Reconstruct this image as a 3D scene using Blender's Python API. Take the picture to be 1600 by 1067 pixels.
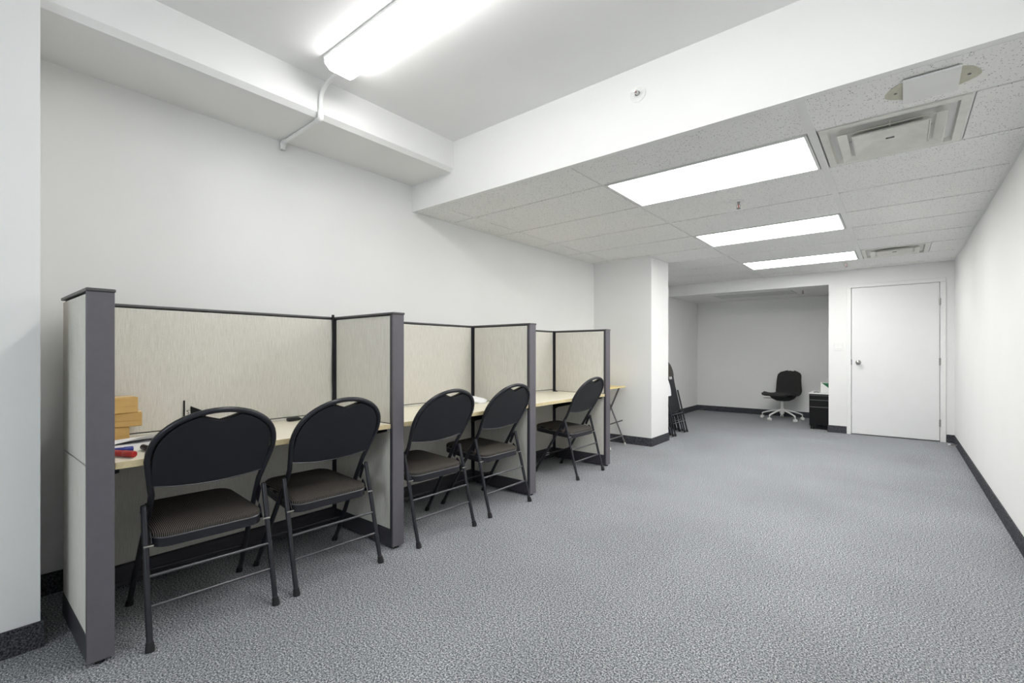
import bpy, bmesh, math, random
from mathutils import Vector, Matrix
random.seed(7)
for o in list(bpy.data.objects): bpy.data.objects.remove(o)
S = bpy.context.scene
C = bpy.context.collection
PI = math.pi

# ---------------------------------------------------------------- measures (metres)
W = 3.608; YD = 8.03; YA = 9.512; YF = -2.8           # right wall, door wall, alcove back wall, wall behind camera
ZL = 2.275; ZA = 2.092; ZU = 2.707                     # low ceiling, alcove ceiling, high ceiling
YB = 2.4555                                            # bulkhead
CX, CZ = 3.066, 1.1264

# ---------------------------------------------------------------- camera, world, exposure
cam = bpy.data.cameras.new('camera'); cob = bpy.data.objects.new('camera', cam); C.objects.link(cob)
cob.location = (CX, 0, CZ); cob.rotation_euler = (PI/2, 0, math.radians(39.333))
cam.sensor_width = 36; cam.lens = 736.7/1600*36; cam.shift_y = 17.44/1600
cam.clip_start = .02; cam.clip_end = 60
S.camera = cob
w = bpy.data.worlds.new('world'); S.world = w; w.use_nodes = True
w.node_tree.nodes['Background'].inputs[0].default_value = (.86, .93, 1, 1)
w.node_tree.nodes['Background'].inputs[1].default_value = 3.0
S.view_settings.view_transform = 'Standard'; S.view_settings.look = 'None'
S.view_settings.gamma = 1; S.view_settings.use_curve_mapping = False
S.view_settings.exposure = 1.38
TROFFER, STRIP = 6.1, 6.6                              # strength of the lit diffusers

# ---------------------------------------------------------------- materials
def lin(c):
    return tuple(((v/255)/12.92 if v/255 <= .04045 else ((v/255+.055)/1.055)**2.4) for v in c) + (1,)
class NT:
    def __init__(s, name):
        s.m = bpy.data.materials.new(name); s.m.use_nodes = True; s.t = s.m.node_tree
        s.b = s.t.nodes['Principled BSDF']
    def n(s, t, **k):
        x = s.t.nodes.new(t)
        for a, v in k.items(): setattr(x, a, v)
        return x
    def l(s, a, b): s.t.links.new(a, b)
    def coord(s, scale=(1, 1, 1), rot=(0, 0, 0)):
        c = s.n('ShaderNodeTexCoord'); m = s.n('ShaderNodeMapping')
        m.inputs['Scale'].default_value = scale; m.inputs['Rotation'].default_value = rot
        s.l(c.outputs['Object'], m.inputs[0]); return m.outputs[0]
    def noise(s, vec, scale, detail=2, rough=.5):
        x = s.n('ShaderNodeTexNoise'); x.inputs['Scale'].default_value = scale; x.inputs['Detail'].default_value = detail
        x.inputs['Roughness'].default_value = rough; s.l(vec, x.inputs['Vector']); return x.outputs['Fac']
    def ramp(s, f, stops, interp='LINEAR'):
        r = s.n('ShaderNodeValToRGB'); r.color_ramp.interpolation = interp
        e = r.color_ramp.elements
        while len(e) < len(stops): e.new(.5)
        for q, (p, c) in zip(e, stops): q.position = p; q.color = c if len(c) == 4 else lin(c)
        s.l(f, r.inputs[0]); return r.outputs[0]
    def bump(s, h, strength, dist=.002):
        b = s.n('ShaderNodeBump'); b.inputs['Strength'].default_value = strength; b.inputs['Distance'].default_value = dist
        s.l(h, b.inputs['Height']); s.l(b.outputs[0], s.b.inputs['Normal'])
    def mix(s, f, a, b, mode='MIX'):
        x = s.n('ShaderNodeMix', data_type='RGBA', blend_type=mode)
        if hasattr(f, 'links'): s.l(f, x.inputs[0])
        else: x.inputs[0].default_value = f
        for i, v in ((6, a), (7, b)):
            if hasattr(v, 'links'): s.l(v, x.inputs[i])
            else: x.inputs[i].default_value = v
        return x.outputs[2]
def plain(name, c, rough=.5, metal=0, var=.06, scale=6, bump=0, bscale=200, spec=.5):
    k = NT(name); v = k.coord()
    base = lin(c); lo = tuple(x*(1-var) for x in base[:3])+(1,); hi = tuple(min(1, x*(1+var)) for x in base[:3])+(1,)
    k.l(k.ramp(k.noise(v, scale, 3), [(.3, lo), (.7, hi)]), k.b.inputs['Base Color'])
    k.b.inputs['Roughness'].default_value = rough; k.b.inputs['Metallic'].default_value = metal
    k.b.inputs['Specular IOR Level'].default_value = spec
    if bump: k.bump(k.noise(v, bscale, 2), bump, .001)
    return k.m
def emitter(name, strength, c=(1, 1, 1, 1)):
    k = NT(name); v = k.coord((1, 1, 1))
    f = k.noise(v, 2, 1)
    k.l(k.ramp(f, [(0, tuple(x*.97 for x in c[:3])+(1,)), (1, c)]), k.b.inputs['Emission Color'])
    k.b.inputs['Emission Strength'].default_value = strength
    k.b.inputs['Base Color'].default_value = (.9, .9, .9, 1); k.b.inputs['Roughness'].default_value = .4
    return k.m

M = {}
M['wall'] = plain('wall_paint', (238, 238, 236), .85, var=.015, scale=1.5, bump=.15, bscale=300, spec=.2)
M['trim'] = plain('white_trim', (238, 238, 236), .45, var=.01)
M['door'] = plain('door_paint', (236, 236, 236), .45, var=.01)
M['highceil'] = plain('ceiling_paint', (243, 243, 242), .9, var=.012, scale=2, bump=.2, bscale=150, spec=.1)
M['grid'] = plain('grid_metal', (232, 232, 229), .5, var=.02)
M['white'] = plain('white_plastic', (235, 235, 232), .4, var=.02)
M['offwhite'] = plain('aged_white_metal', (222, 221, 214), .45, var=.05, scale=12)
M['darkgap'] = plain('void_shade', (12, 12, 12), .9)
M['greytrim'] = plain('grey_purple_metal', (104, 101, 107), .42, metal=.15, var=.03, scale=30)
M['captrim'] = plain('grey_cap_metal', (88, 87, 88), .4, metal=.2, var=.04, scale=30)
M['darktrim'] = plain('dark_grey_plastic', (58, 57, 63), .5, var=.05)
M['raceway'] = plain('raceway_metal', (62, 60, 66), .45, var=.05)
M['tube'] = plain('black_enamel_tube', (40, 40, 46), .33, metal=.25, var=.06, scale=40)
M['bar'] = plain('stretcher_steel', (95, 95, 98), .3, metal=.6, var=.05, scale=60)
M['vinyl'] = plain('black_vinyl', (24, 25, 31), .5, var=.08, scale=20, bump=.2, bscale=500)
M['rubber'] = plain('black_rubber', (24, 24, 26), .7)
M['black'] = plain('black_metal', (15, 15, 17), .5, var=.1, spec=.25)
M['blackfab'] = plain('charcoal_felt', (46, 45, 45), .9, var=.18, scale=120, bump=.4, bscale=600)
M['chrome'] = plain('brushed_nickel', (170, 168, 164), .3, metal=1, var=.05)
M['steel'] = plain('grey_steel', (120, 118, 120), .35, metal=.7, var=.05)
M['paper'] = plain('white_paper', (238, 238, 240), .8, var=.02)
M['paper2'] = plain('cream_paper', (232, 229, 220), .8, var=.03)
M['card'] = plain('kraft_cardboard', (205, 168, 104), .8, var=.06, scale=25)
M['tape'] = plain('paper_tape', (226, 212, 180), .6, var=.05)
M['red'] = plain('red_plastic', (176, 32, 36), .35); M['blue'] = plain('blue_plastic', (28, 42, 130), .35)
M['green'] = plain('green_card', (14, 104, 66), .6)
M['clear'] = plain('translucent_tape', (196, 192, 200), .25, var=.1, scale=60)
M['stainpatch'] = plain('yellowed_tile_core', (196, 194, 178), .9, var=.05, scale=40)
M['lens'] = plain('unlit_lens', (196, 198, 196), .3, var=.02)
M['troffer'] = emitter('lit_troffer_lens', TROFFER, (1, .99, .975, 1))
M['strip'] = emitter('lit_strip_lens', STRIP, (1, .99, .975, 1))

def mk_carpet(name, dark, mid, light, scale=150):
    k = NT(name); v = k.coord((1, 1, 1))
    a = k.noise(v, scale, 3, .65); b = k.noise(v, scale*.52, 2, .5)
    vo = k.n('ShaderNodeTexVoronoi'); vo.inputs['Scale'].default_value = scale*.9; k.l(v, vo.inputs['Vector'])
    add = k.n('ShaderNodeMath', operation='ADD'); k.l(a, add.inputs[0]); k.l(b, add.inputs[1])
    hal = k.n('ShaderNodeMath', operation='MULTIPLY'); k.l(add.outputs[0], hal.inputs[0]); hal.inputs[1].default_value = .5
    col = k.ramp(hal.outputs[0], [(.40, dark), (.5, mid), (.60, light)])
    big = k.ramp(k.noise(v, 1.3, 3), [(.3, (.9, .9, .9, 1)), (.7, (1.06, 1.06, 1.06, 1))])
    k.l(k.mix(1.0, col, big, 'MULTIPLY'), k.b.inputs['Base Color'])
    k.b.inputs['Roughness'].default_value = .95; k.b.inputs['Specular IOR Level'].default_value = .1
    k.bump(vo.outputs['Distance'], .6, .004)
    return k.m
M['carpet'] = mk_carpet('loop_pile_carpet', (66, 71, 77), (138, 142, 146), (220, 221, 222), 290)
M['base'] = mk_carpet('carpet_base_strip', (44, 45, 50), (72, 73, 79), (104, 104, 108), 260)

def mk_tile():
    k = NT('mineral_fibre_tile'); v = k.coord()
    vo = k.n('ShaderNodeTexVoronoi'); vo.inputs['Scale'].default_value = 95; k.l(v, vo.inputs['Vector'])
    holes = k.ramp(vo.outputs['Distance'], [(.14, (.25, .25, .27, 1)), (.30, (1, 1, 1, 1))])
    msk = k.ramp(k.noise(v, 60, 2), [(.45, (0, 0, 0, 1)), (.53, (1, 1, 1, 1))])
    pit = k.mix(msk, (1, 1, 1, 1), holes)
    fine = k.ramp(k.noise(v, 420, 2, .7), [(.35, (.88, .88, .88, 1)), (.55, (1, 1, 1, 1))])
    base = k.ramp(k.noise(v, 1.1, 2), [(.3, (241, 241, 239)), (.7, (246, 245, 242))])
    k.l(k.mix(1, k.mix(1, base, pit, 'MULTIPLY'), fine, 'MULTIPLY'), k.b.inputs['Base Color'])
    k.b.inputs['Roughness'].default_value = .95; k.b.inputs['Specular IOR Level'].default_value = .1
    k.bump(vo.outputs['Distance'], .3, .002)
    return k.m
M['tile'] = mk_tile()
def mk_fabric():
    k = NT('beige_panel_fabric'); v = k.coord((420, 420, 14)); v2 = k.coord((500, 500, 500))
    a = k.noise(v, 1, 2, .6); b = k.noise(v2, 1, 2, .5)
    ad = k.n('ShaderNodeMath', operation='ADD'); k.l(a, ad.inputs[0]); k.l(b, ad.inputs[1])
    h = k.n('ShaderNodeMath', operation='MULTIPLY'); k.l(ad.outputs[0], h.inputs[0]); h.inputs[1].default_value = .5
    k.l(k.ramp(h.outputs[0], [(.34, (196, 193, 182)), (.5, (216, 213, 204)), (.66, (230, 228, 221))]), k.b.inputs['Base Color'])
    k.b.inputs['Roughness'].default_value = .95; k.b.inputs['Specular IOR Level'].default_value = .1
    k.bump(h.outputs[0], .25, .001)
    return k.m
M['fabric'] = mk_fabric()
def mk_rib():
    k = NT('ribbed_chair_fabric'); v = k.coord()
    wv = k.n('ShaderNodeTexWave', wave_type='BANDS', bands_direction='X'); wv.inputs['Scale'].default_value = 52; k.l(v, wv.inputs['Vector'])
    wv.inputs['Distortion'].default_value = .5; wv.inputs['Detail'].default_value = 2; wv.inputs['Detail Scale'].default_value = 20
    c = k.ramp(wv.outputs['Fac'], [(.3, (34, 32, 32)), (.7, (108, 102, 95))])
    f = k.ramp(k.noise(v, 500, 2, .7), [(.35, (.55, .55, .55, 1)), (.65, (1.1, 1.1, 1.1, 1))])
    k.l(k.mix(1, c, f, 'MULTIPLY'), k.b.inputs['Base Color'])
    k.b.inputs['Roughness'].default_value = .9; k.b.inputs['Specular IOR Level'].default_value = .2
    k.bump(wv.outputs['Fac'], .35, .001)
    return k.m
M['rib'] = mk_rib()
def mk_lam(name, c1, c2, rough=.35):
    k = NT(name); v = k.coord((6, 60, 60))
    k.l(k.ramp(k.noise(v, 1, 4, .6), [(.3, c1), (.7, c2)]), k.b.inputs['Base Color'])
    k.b.inputs['Roughness'].default_value = rough
    return k.m
M['lam'] = mk_lam('cream_laminate', (235, 228, 206), (242, 237, 219))
M['edge'] = mk_lam('maple_edge_band', (206, 190, 146), (220, 206, 166), .45)
M['pine'] = mk_lam('pine_tray', (222, 196, 118), (240, 222, 158), .4)

# ---------------------------------------------------------------- mesh helpers
def bx(bm, x0, y0, z0, x1, y1, z1, bev=0, seg=2):
    r = bmesh.ops.create_cube(bm, size=1)
    vs = r['verts']
    for v in vs: v.co = Vector((x0 if v.co.x < 0 else x1, y0 if v.co.y < 0 else y1, z0 if v.co.z < 0 else z1))
    if bev:
        es = list({e for v in vs for e in v.link_edges})
        bmesh.ops.bevel(bm, geom=es, offset=bev, segments=seg, affect='EDGES', profile=.5)
    return bm
def rbox(bm, cx, cy, z0, lx, ly, h, rot, bev=0, tilt=0):
    b = bmesh.new(); bx(b, -lx/2, -ly/2, 0, lx/2, ly/2, h, bev)
    b.transform(Matrix.Translation((cx, cy, z0)) @ Matrix.Rotation(rot, 4, 'Z') @ Matrix.Rotation(tilt, 4, 'Y'))
    me = bpy.data.meshes.new('t'); b.to_mesh(me); b.free(); bm.from_mesh(me); bpy.data.meshes.remove(me)
    return bm
def tube(bm, pts, r, seg=12, closed=False, flat=1.0):
    pts = [Vector(p) for p in pts]; n = len(pts)
    rs = r if isinstance(r, (list, tuple)) else [r]*n
    tang = []
    for i in range(n):
        if closed: t = pts[(i+1) % n]-pts[i-1]
        else: t = pts[min(i+1, n-1)]-pts[max(i-1, 0)]
        tang.append(t.normalized())
    ref = Vector((0, 0, 1)) if abs(tang[0].z) < .9 else Vector((0, 1, 0))
    nrm = tang[0].cross(ref).normalized(); rings = []
    for i in range(n):
        if i:
            q = tang[i-1].rotation_difference(tang[i]); nrm = (q @ nrm).normalized()
        b = tang[i].cross(nrm)
        rings.append([bm.verts.new(pts[i]+(nrm*math.cos(2*PI*k/seg)+b*math.sin(2*PI*k/seg)*flat)*rs[i]) for k in range(seg)])
    m = n if closed else n-1
    for i in range(m):
        A, B = rings[i], rings[(i+1) % n]
        for k in range(seg):
            bm.faces.new((A[k], A[(k+1) % seg], B[(k+1) % seg], B[k]))
    if not closed:
        bm.faces.new(rings[0][::-1]); bm.faces.new(rings[-1])
    return bm
def smoothpath(P, sub=6):
    P = [Vector(p) for p in P]; out = []
    for i in range(len(P)-1):
        a = P[max(i-1, 0)]; b = P[i]; c = P[i+1]; d = P[min(i+2, len(P)-1)]
        for k in range(sub):
            t = k/sub
            out.append(.5*((2*b)+(c-a)*t+(2*a-5*b+4*c-d)*t*t+(3*b-a-3*c+d)*t**3))
    out.append(P[-1]); return out
def lathe(bm, prof, origin=(0, 0, 0), axis='Z', seg=24, mat=None):
    rings = []
    mt = {'Z': Matrix.Identity(4), 'X': Matrix.Rotation(PI/2, 4, 'Y'), 'Y': Matrix.Rotation(-PI/2, 4, 'X')}[axis] if mat is None else mat
    for r, z in prof:
        rings.append([bm.verts.new(Vector(origin)+(mt @ Vector((r*math.cos(2*PI*k/seg), r*math.sin(2*PI*k/seg), z)))) for k in range(seg)])
    for A, B in zip(rings, rings[1:]):
        for k in range(seg): bm.faces.new((A[k], A[(k+1) % seg], B[(k+1) % seg], B[k]))
    bm.faces.new(rings[0][::-1]); bm.faces.new(rings[-1])
    return bm
def prism(bm, poly, axis, a, b):
    """poly of 2D points extruded along an axis from a to b"""
    def P(p, t): return {'X': (t, p[0], p[1]), 'Y': (p[0], t, p[1]), 'Z': (p[0], p[1], t)}[axis]
    A = [bm.verts.new(P(p, a)) for p in poly]; B = [bm.verts.new(P(p, b)) for p in poly]; n = len(poly)
    bm.faces.new(A[::-1]); bm.faces.new(B)
    for i in range(n): bm.faces.new((A[i], A[(i+1) % n], B[(i+1) % n], B[i]))
    return bm
def obj(name, bm, mat, parent=None, smooth=False, loc=None, rot=None):
    bmesh.ops.remove_doubles(bm, verts=bm.verts, dist=1e-6)
    bmesh.ops.recalc_face_normals(bm, faces=bm.faces)
    me = bpy.data.meshes.new(name); bm.to_mesh(me); bm.free()
    me.materials.append(mat)
    if smooth:
        me.polygons.foreach_set('use_smooth', [True]*len(me.polygons))
        try: me.set_sharp_from_angle(angle=math.radians(40))
        except Exception: pass
    o = bpy.data.objects.new(name, me); C.objects.link(o)
    if parent is not None: o.parent = parent
    if loc: o.location = loc
    if rot: o.rotation_euler = rot
    return o
def struct(name, bm, mat, parent=None, smooth=False):
    o = obj(name, bm, mat, parent, smooth)
    if parent is None: o['kind'] = 'structure'
    return o
def tag(o, label, cat, group=None):
    o['label'] = label; o['category'] = cat
    if group: o['group'] = group
    return o
def thing(name, label, cat, loc=(0, 0, 0), rz=0, group=None):
    o = bpy.data.objects.new(name, None); C.objects.link(o); o.empty_display_size = .1
    o.location = loc; o.rotation_euler = (0, 0, rz)
    return tag(o, label, cat, group)
def dup(root, loc, rz, label, group=None, tilt=None):
    def rec(o, par):
        c = o.copy(); C.objects.link(c); c.parent = par
        for ch in list(o.children): rec(ch, c)
        return c
    r = rec(root, None); r.location = loc; r.rotation_euler = (0, 0, rz) if tilt is None else tilt
    r['label'] = label
    if group: r['group'] = group
    return r
B = bmesh.new
def sp(a): return max(0.0, math.sin(a))**.86

# ---------------------------------------------------------------- room shell
T = .12
struct('floor', bx(B(), -T, YF-T, -.1, W+T, YA+T, 0), M['carpet'])
struct('wall_left', bx(B(), -T, YF, 0, 0, YA+T, ZU+.1), M['wall'])
struct('wall_right', bx(B(), W, YF, 0, W+T, YA+T, ZU+.1), M['wall'])
b = B(); WX0, WX1, WZ0, WZ1 = 2.0, 3.45, .95, 2.35       # unseen window added behind the camera for cool daylight
bx(b, -T, YF-T, 0, WX0, YF, ZU+.1); bx(b, WX1, YF-T, 0, W+T, YF, ZU+.1); bx(b, WX0, YF-T, 0, WX1, YF, WZ0); bx(b, WX0, YF-T, WZ1, WX1, YF, ZU+.1)
struct('wall_front', b, M['wall'])
b = B()
for a in ((WX0, WZ0, WX0+.05, WZ1), (WX1-.05, WZ0, WX1, WZ1), (WX0+.05, WZ0, WX1-.05, WZ0+.05), (WX0+.05, WZ1-.05, WX1-.05, WZ1), (2.70, WZ0+.05, 2.75, WZ1-.05)):
    bx(b, a[0], YF-.08, a[1], a[2], YF-.03, a[3])
struct('added_window_1', b, M['trim'])
pl = bpy.data.lights.new('added_window_portal', 'AREA'); pl.shape = 'RECTANGLE'; pl.size = WX1-WX0; pl.size_y = WZ1-WZ0; pl.cycles.is_portal = True
po = bpy.data.objects.new('added_window_portal', pl); C.objects.link(po); po.location = ((WX0+WX1)/2, YF-.10, (WZ0+WZ1)/2); po.rotation_euler = (PI/2, 0, 0)
struct('wall_alcove_back', bx(B(), 0, YA, 0, W, YA+T, ZL+.3), M['wall'])
struct('wall_alcove_right', bx(B(), 2.75, YD+T, 0, 2.87, YA, ZL+.3), M['wall'])
DL, DR, DH = 2.564, 3.469, 2.016
b = B(); bx(b, 2.30, YD, 0, DL-.012, YD+T, ZL+.3); bx(b, DR+.012, YD, 0, W, YD+T, ZL+.3); bx(b, DL-.012, YD, DH+.012, DR+.012, YD+T, ZL+.3)
bx(b, 0, YD, ZA, 2.30, YD+T, ZL+.3)
struct('wall_back', b, M['wall'])
struct('wall_column', bx(B(), 0, 5.427, 0, .777, 5.963, ZL+.05), M['wall'])
struct('wall_pillar', bx(B(), 0, YF, 0, .523, .252, ZU), M['wall'])
struct('wall_bulkhead', bx(B(), 0, YB, ZL-.004, W, YB+.04, ZU), M['wall'])
# side beam under the high ceiling with a chamfered lower corner
b = B(); prism(b, [(0, 2.482), (.462, 2.482), (.4875, 2.508), (.4875, ZU), (0, ZU)], 'Y', YF, YB)
struct('ceiling_beam', b, M['wall'])
struct('ceiling_high', bx(B(), -T, YF-T, ZU, W+T, YB+.04, ZU+.1), M['highceil'])
struct('ceiling_slab', bx(B(), -T, YB+.04, ZL+.25, W+T, YA+T, ZL+.35), M['highceil'])

# suspended ceiling: tiles with narrow joints laid on a T-bar grid
XS = [0, .275, 1.495, 2.715, 3.325, W]; VR = (1, 7)   # rows with an air vent
YS = [YB+.04, 2.90, 3.51, 4.12, 4.73, 5.34, 5.95, 6.56, 7.17, 7.78, YD]
b = B(); g = .020
holes = {(2, 1), (2, 4), (2, 7), (3, 1), (3, 7)}
for j in range(len(YS)-1):
    for i in range(len(XS)-1):
        if (i, j) in holes: continue
        if i == 4 and j not in VR: continue
        t = B(); x0, x1, y0, y1 = XS[i]+g/2, XS[i+1]-g/2, YS[j]+g/2, YS[j+1]-g/2
        if i == 3 and j not in VR: x1 = W-g/2
        bx(t, x0, y0, ZL, x1, y1, ZL+.016, .0025, 1)
        for v in t.verts: v.co.z += random.uniform(-.0006, .0012)
        me = bpy.data.meshes.new('t'); t.to_mesh(me); t.free(); b.from_mesh(me); bpy.data.meshes.remove(me)
bx(b, 0, YB+.04, ZL, W, YB+.0405, ZL+.016)
struct('ceiling_low', b, M['tile'])
b = B()
for x in XS[1:-1]:
    hw = .019 if x == 2.715 else .0065
    zt = ZL-.0035 if x == 2.715 else ZL+.004
    if x == 3.325:
        for j in VR: bx(b, x-hw, YS[j], zt, x+hw, YS[j+1], zt+.006)
    else: bx(b, x-hw, YB+.04, zt, x+hw, YD, zt+.006)
for y in YS[1:-1]: bx(b, 0, y-.0065, ZL+.0045, W, y+.0065, ZL+.008)
bx(b, 0, YB+.04, ZL+.0165, W, YD, ZL+.02)
bx(b, 0, YB+.04, ZL-.002, .02, YD, ZL+.004); bx(b, W-.02, YB+.04, ZL-.002, W, YD, ZL+.004)
struct('trim_1', b, M['grid'])
# alcove ceiling with its own grid
b = B()
for x0, x1 in ((0, .58), (.58, 1.80), (1.80, 2.75)):
    for y0, y1 in ((YD+T, 8.34), (8.34, 8.93), (8.93, YA)):
        if x0 == .58 and y0 == 8.34: continue
        bx(b, x0+.004, y0+.004, ZA, x1-.004, y1-.004, ZA+.015, .002, 1)
struct('ceiling_alcove', b, M['tile'])
b = B()
for x in (.58, 1.80): bx(b, x-.012, YD+T, ZA+.002, x+.012, YA, ZA+.007)
for y in (8.34, 8.93): bx(b, 0, y-.012, ZA+.0025, 2.75, y+.012, ZA+.006)
bx(b, 0, YA-.02, ZA-.002, 2.75, YA, ZA+.003); bx(b, 0, YD+T, ZA-.002, .02, YA, ZA+.003)
struct('trim_2', b, M['grid'])

# carpet-strip baseboards
bh, bt = .10, .010
def baseb(name, segs):
    b = B()
    for s in segs: bx(b, s[0], s[1], 0, s[2], s[3], bh, .0015, 1)
    struct(name, b, M['base'])
baseb('baseboard_left', [(0, .252, bt, 5.427), (0, 5.963, bt, YA)])
baseb('baseboard_right', [(W-bt, YF, W, YD)])
baseb('baseboard_alcove', [(bt, YA-bt, 2.75, YA)])
baseb('baseboard_back', [(2.30, YD-bt, DL-.055, YD), (DR+.062, YD-bt, W-bt, YD), (2.29, YD-bt, 2.30, YD+T)])
baseb('baseboard_column', [(bt, 5.427-bt, .777+bt, 5.427), (.777, 5.427, .777+bt, 5.963+bt), (bt, 5.963, .777, 5.963+bt)])
baseb('baseboard_pillar', [(.523, YF, .523+bt, .252+bt), (bt, .252, .523, .252+bt)])

# door with casing, knob, hinges
d = struct('door_1', bx(B(), DL, YD+.004, .012, DR, YD+.044, DH, .002, 1), M['door'])
b = B(); bx(b, DL-.050, YD-.014, 0, DL-.004, YD+.05, DH+.004, .003, 1); bx(b, DR+.004, YD-.014, 0, DR+.060, YD+.05, DH+.004, .003, 1)
bx(b, DL-.050, YD-.014, DH+.004, DR+.060, YD+.05, DH+.052, .003, 1)
c = struct('door_frame', b, M['trim'], d)
b = B(); lathe(b, [(.032, 0), (.032, .006), (.013, .010), (.012, .032), (.022, .040), (.028, .052), (.027, .064), (.018, .072), (.004, .074)], axis='Y', mat=Matrix.Rotation(PI/2, 4, 'X'))
k = struct('door_knob', b, M['chrome'], d, True); k.location = (2.640, YD+.004, .994)
for z in (1.772, 1.013, .237):
    b = B(); bx(b, DR-.004, YD-.016, z-.046, DR+.010, YD+.003, z+.046, .002, 1)
    for dz in (-.03, 0, .03): tube(b, [(DR+.003, YD-.019, z+dz-.013), (DR+.003, YD-.019, z+dz+.013)], .0085, 10)
    struct('hinge', b, M['chrome'], d, True)
struct('latch_plate', bx(B(), DL-.006, YD-.010, .955, DL+.003, YD+.003, 1.035, .001, 1), M['steel'], d)

# ---------------------------------------------------------------- fixtures on ceilings and walls
GT = 'ceiling light panels'
def troffer(y0, label, name='ceiling_light', x0=1.507, x1=2.690, z=ZL, mat='troffer', dy=.59, lit=True):
    t = thing(name, label, 'ceiling light', ((x0+x1)/2, y0+dy/2+.01, z), 0, GT)
    lx, ly = (x1-x0)/2, dy/2
    b = B(); e = .014
    for a in ((-lx, -ly, -lx+e, ly), (lx-e, -ly, lx, ly), (-lx+e, -ly, lx-e, -ly+e), (-lx+e, ly-e, lx-e, ly)):
        bx(b, a[0], a[1], -.003, a[2], a[3], .012)
    bx(b, -lx, -ly, .06, lx, ly, .075)
    bx(b, -lx, -ly, .012, -lx+.006, ly, .06); bx(b, lx-.006, -ly, .012, lx, ly, .06)
    bx(b, -lx+.006, -ly, .012, lx-.006, -ly+.006, .06); bx(b, -lx+.006, ly-.006, .012, lx-.006, ly, .06)
    obj('frame', b, M['grid'], t)
    obj('diffuser', bx(B(), -lx+e, -ly+e, .003, lx-e, ly-e, .008), M[mat], t)
    return t
troffer(2.905, 'lit white light panel in the tile ceiling, the big one nearest the bulkhead')
troffer(4.735, 'lit white light panel in the tile ceiling, the middle one of three')
troffer(6.565, 'lit white light panel in the tile ceiling, the farthest of three, nearest the door wall')
t = troffer(8.335, 'unlit grey light panel in the low alcove ceiling', x0=.60, x1=1.78, z=ZA, mat='lens')
del t['group']

def vent(x0, x1, y0, y1, label):
    cx, cy = (x0+x1)/2, (y0+y1)/2
    t = thing('air_vent', label, 'air vent', (cx, cy, ZL), 0, 'ceiling air diffusers')
    h = (x1-x0)/2; k = (y1-y0)/2
    def ring(bm, a0, z0, a1, z1, th=.004):
        # sloping square skirt from half size a0 at z0 to half size a1 at z1
        ra = k/h
        def sq(a, z): return [bm.verts.new((sx*a, sy*a*ra, z)) for sx, sy in ((-1, -1), (1, -1), (1, 1), (-1, 1))]
        A, Bq, Cq, D = sq(a0, z0), sq(a1, z1), sq(a1-th, z1), sq(a0-th, z0)
        for P, Q in ((A, Bq), (Bq, Cq), (Cq, D), (D, A)):
            for i in range(4): bm.faces.new((P[i], P[(i+1) % 4], Q[(i+1) % 4], Q[i]))
    b = B(); e = .035
    for a in ((-h, -k, -h+e, k), (h-e, -k, h, k), (-h+e, -k, h-e, -k+e), (-h+e, k-e, h-e, k)):
        bx(b, a[0], a[1], -.004, a[2], a[3], .006, .001, 1)
    ring(b, h-.030, .0, h-.050, .050)
    obj('frame', b, M['offwhite'], t)
    obj('duct_shade', bx(B(), -h+.03, -k+.03, .070, h-.03, k-.03, .075), M['darkgap'], t)  # black plate stands in for the darkness inside the duct
    b = B(); ring(b, h*.75, -.020, h*.62, -.003, .004); obj('outer_louvre', b, M['offwhite'], t)
    b = B(); ring(b, h*.80, -.014, h*.70, .006, .006)
    bpy.data.meshes.new('x'); b.free()
    # middle plate: shallow pyramid dish with a round boss
    b = B(); a = h*.52; n = 16; ra = k/h; grid = []
    for j in range(n+1):
        row = []
        for i in range(n+1):
            x = -a+2*a*i/n; y = (-a+2*a*j/n)
            m = max(abs(x), abs(y))/a; rr = math.hypot(x, y)/a
            z = -.018+.060*(1-m) if m > .3 else -.018+.060*.7
            if rr < .55: z = -.018+.060*.40-.012+.016*(rr/.55)**2
            row.append(b.verts.new((x, y*ra, z)))
        grid.append(row)
    for j in range(n):
        for i in range(n): b.faces.new((grid[j][i], grid[j][i+1], grid[j+1][i+1], grid[j+1][i]))
    r = bmesh.ops.extrude_face_region(b, geom=b.faces[:])
    for v in r['geom']:
        if isinstance(v, bmesh.types.BMVert): v.co.z += .004
    cp = obj('centre_plate', b, M['offwhite'], t, True)
    b = B(); bx(b, -.018, -.0025, -.012, .018, .0025, -.004, .001, 1); obj('clip', b, M['steel'], cp)
    b = B(); ring(b, h*.545, -.018, h*.515, -.008, .004); obj('rim', b, M['offwhite'], cp)
    for s in (-1, 1):
        b = B(); tube(b, [(s*h*.45, 0, .0), (s*h*.7, 0, .03)], .004, 6); obj('bracket', b, M['offwhite'], t)
        b = B(); tube(b, [(0, s*k*.45, .0), (0, s*k*.7, .03)], .004, 6); obj('bracket', b, M['offwhite'], t)
    return t
vent(2.742, 3.322, 2.908, 3.502, 'large square air vent in the tile ceiling beside the nearest light panel')
vent(2.742, 3.322, 6.565, 7.165, 'far air vent in the tile ceiling beside the farthest light panel')

# cover plate over a ragged round hole
p = thing('ceiling_cover_plate', 'square white cover plate on a yellowed oval patch of the tile ceiling', 'cover plate', (3.174, 2.69, ZL))
b = B(); n = 28
poly = [((.155+.006*math.sin(5*a*2*PI/n))*math.cos(a*2*PI/n), .105*math.sin(a*2*PI/n)) for a in range(n)]
prism(b, poly, 'Z', -.003, .002); obj('patch', b, M['stainpatch'], p)
b = B(); prism(b, [(-.094, -.122), (.088, -.118), (.092, .118), (-.092, .122)], 'Z', -.012, -.004); obj('plate', b, M['grid'], p, rot=(math.radians(1.5), 0, 0))
for s in (-1, 1):
    b = B(); lathe(b, [(.006, -.005), (.006, -.003)], (s*.118, 0, 0), seg=10); obj('screw', b, M['steel'], p)

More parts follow.
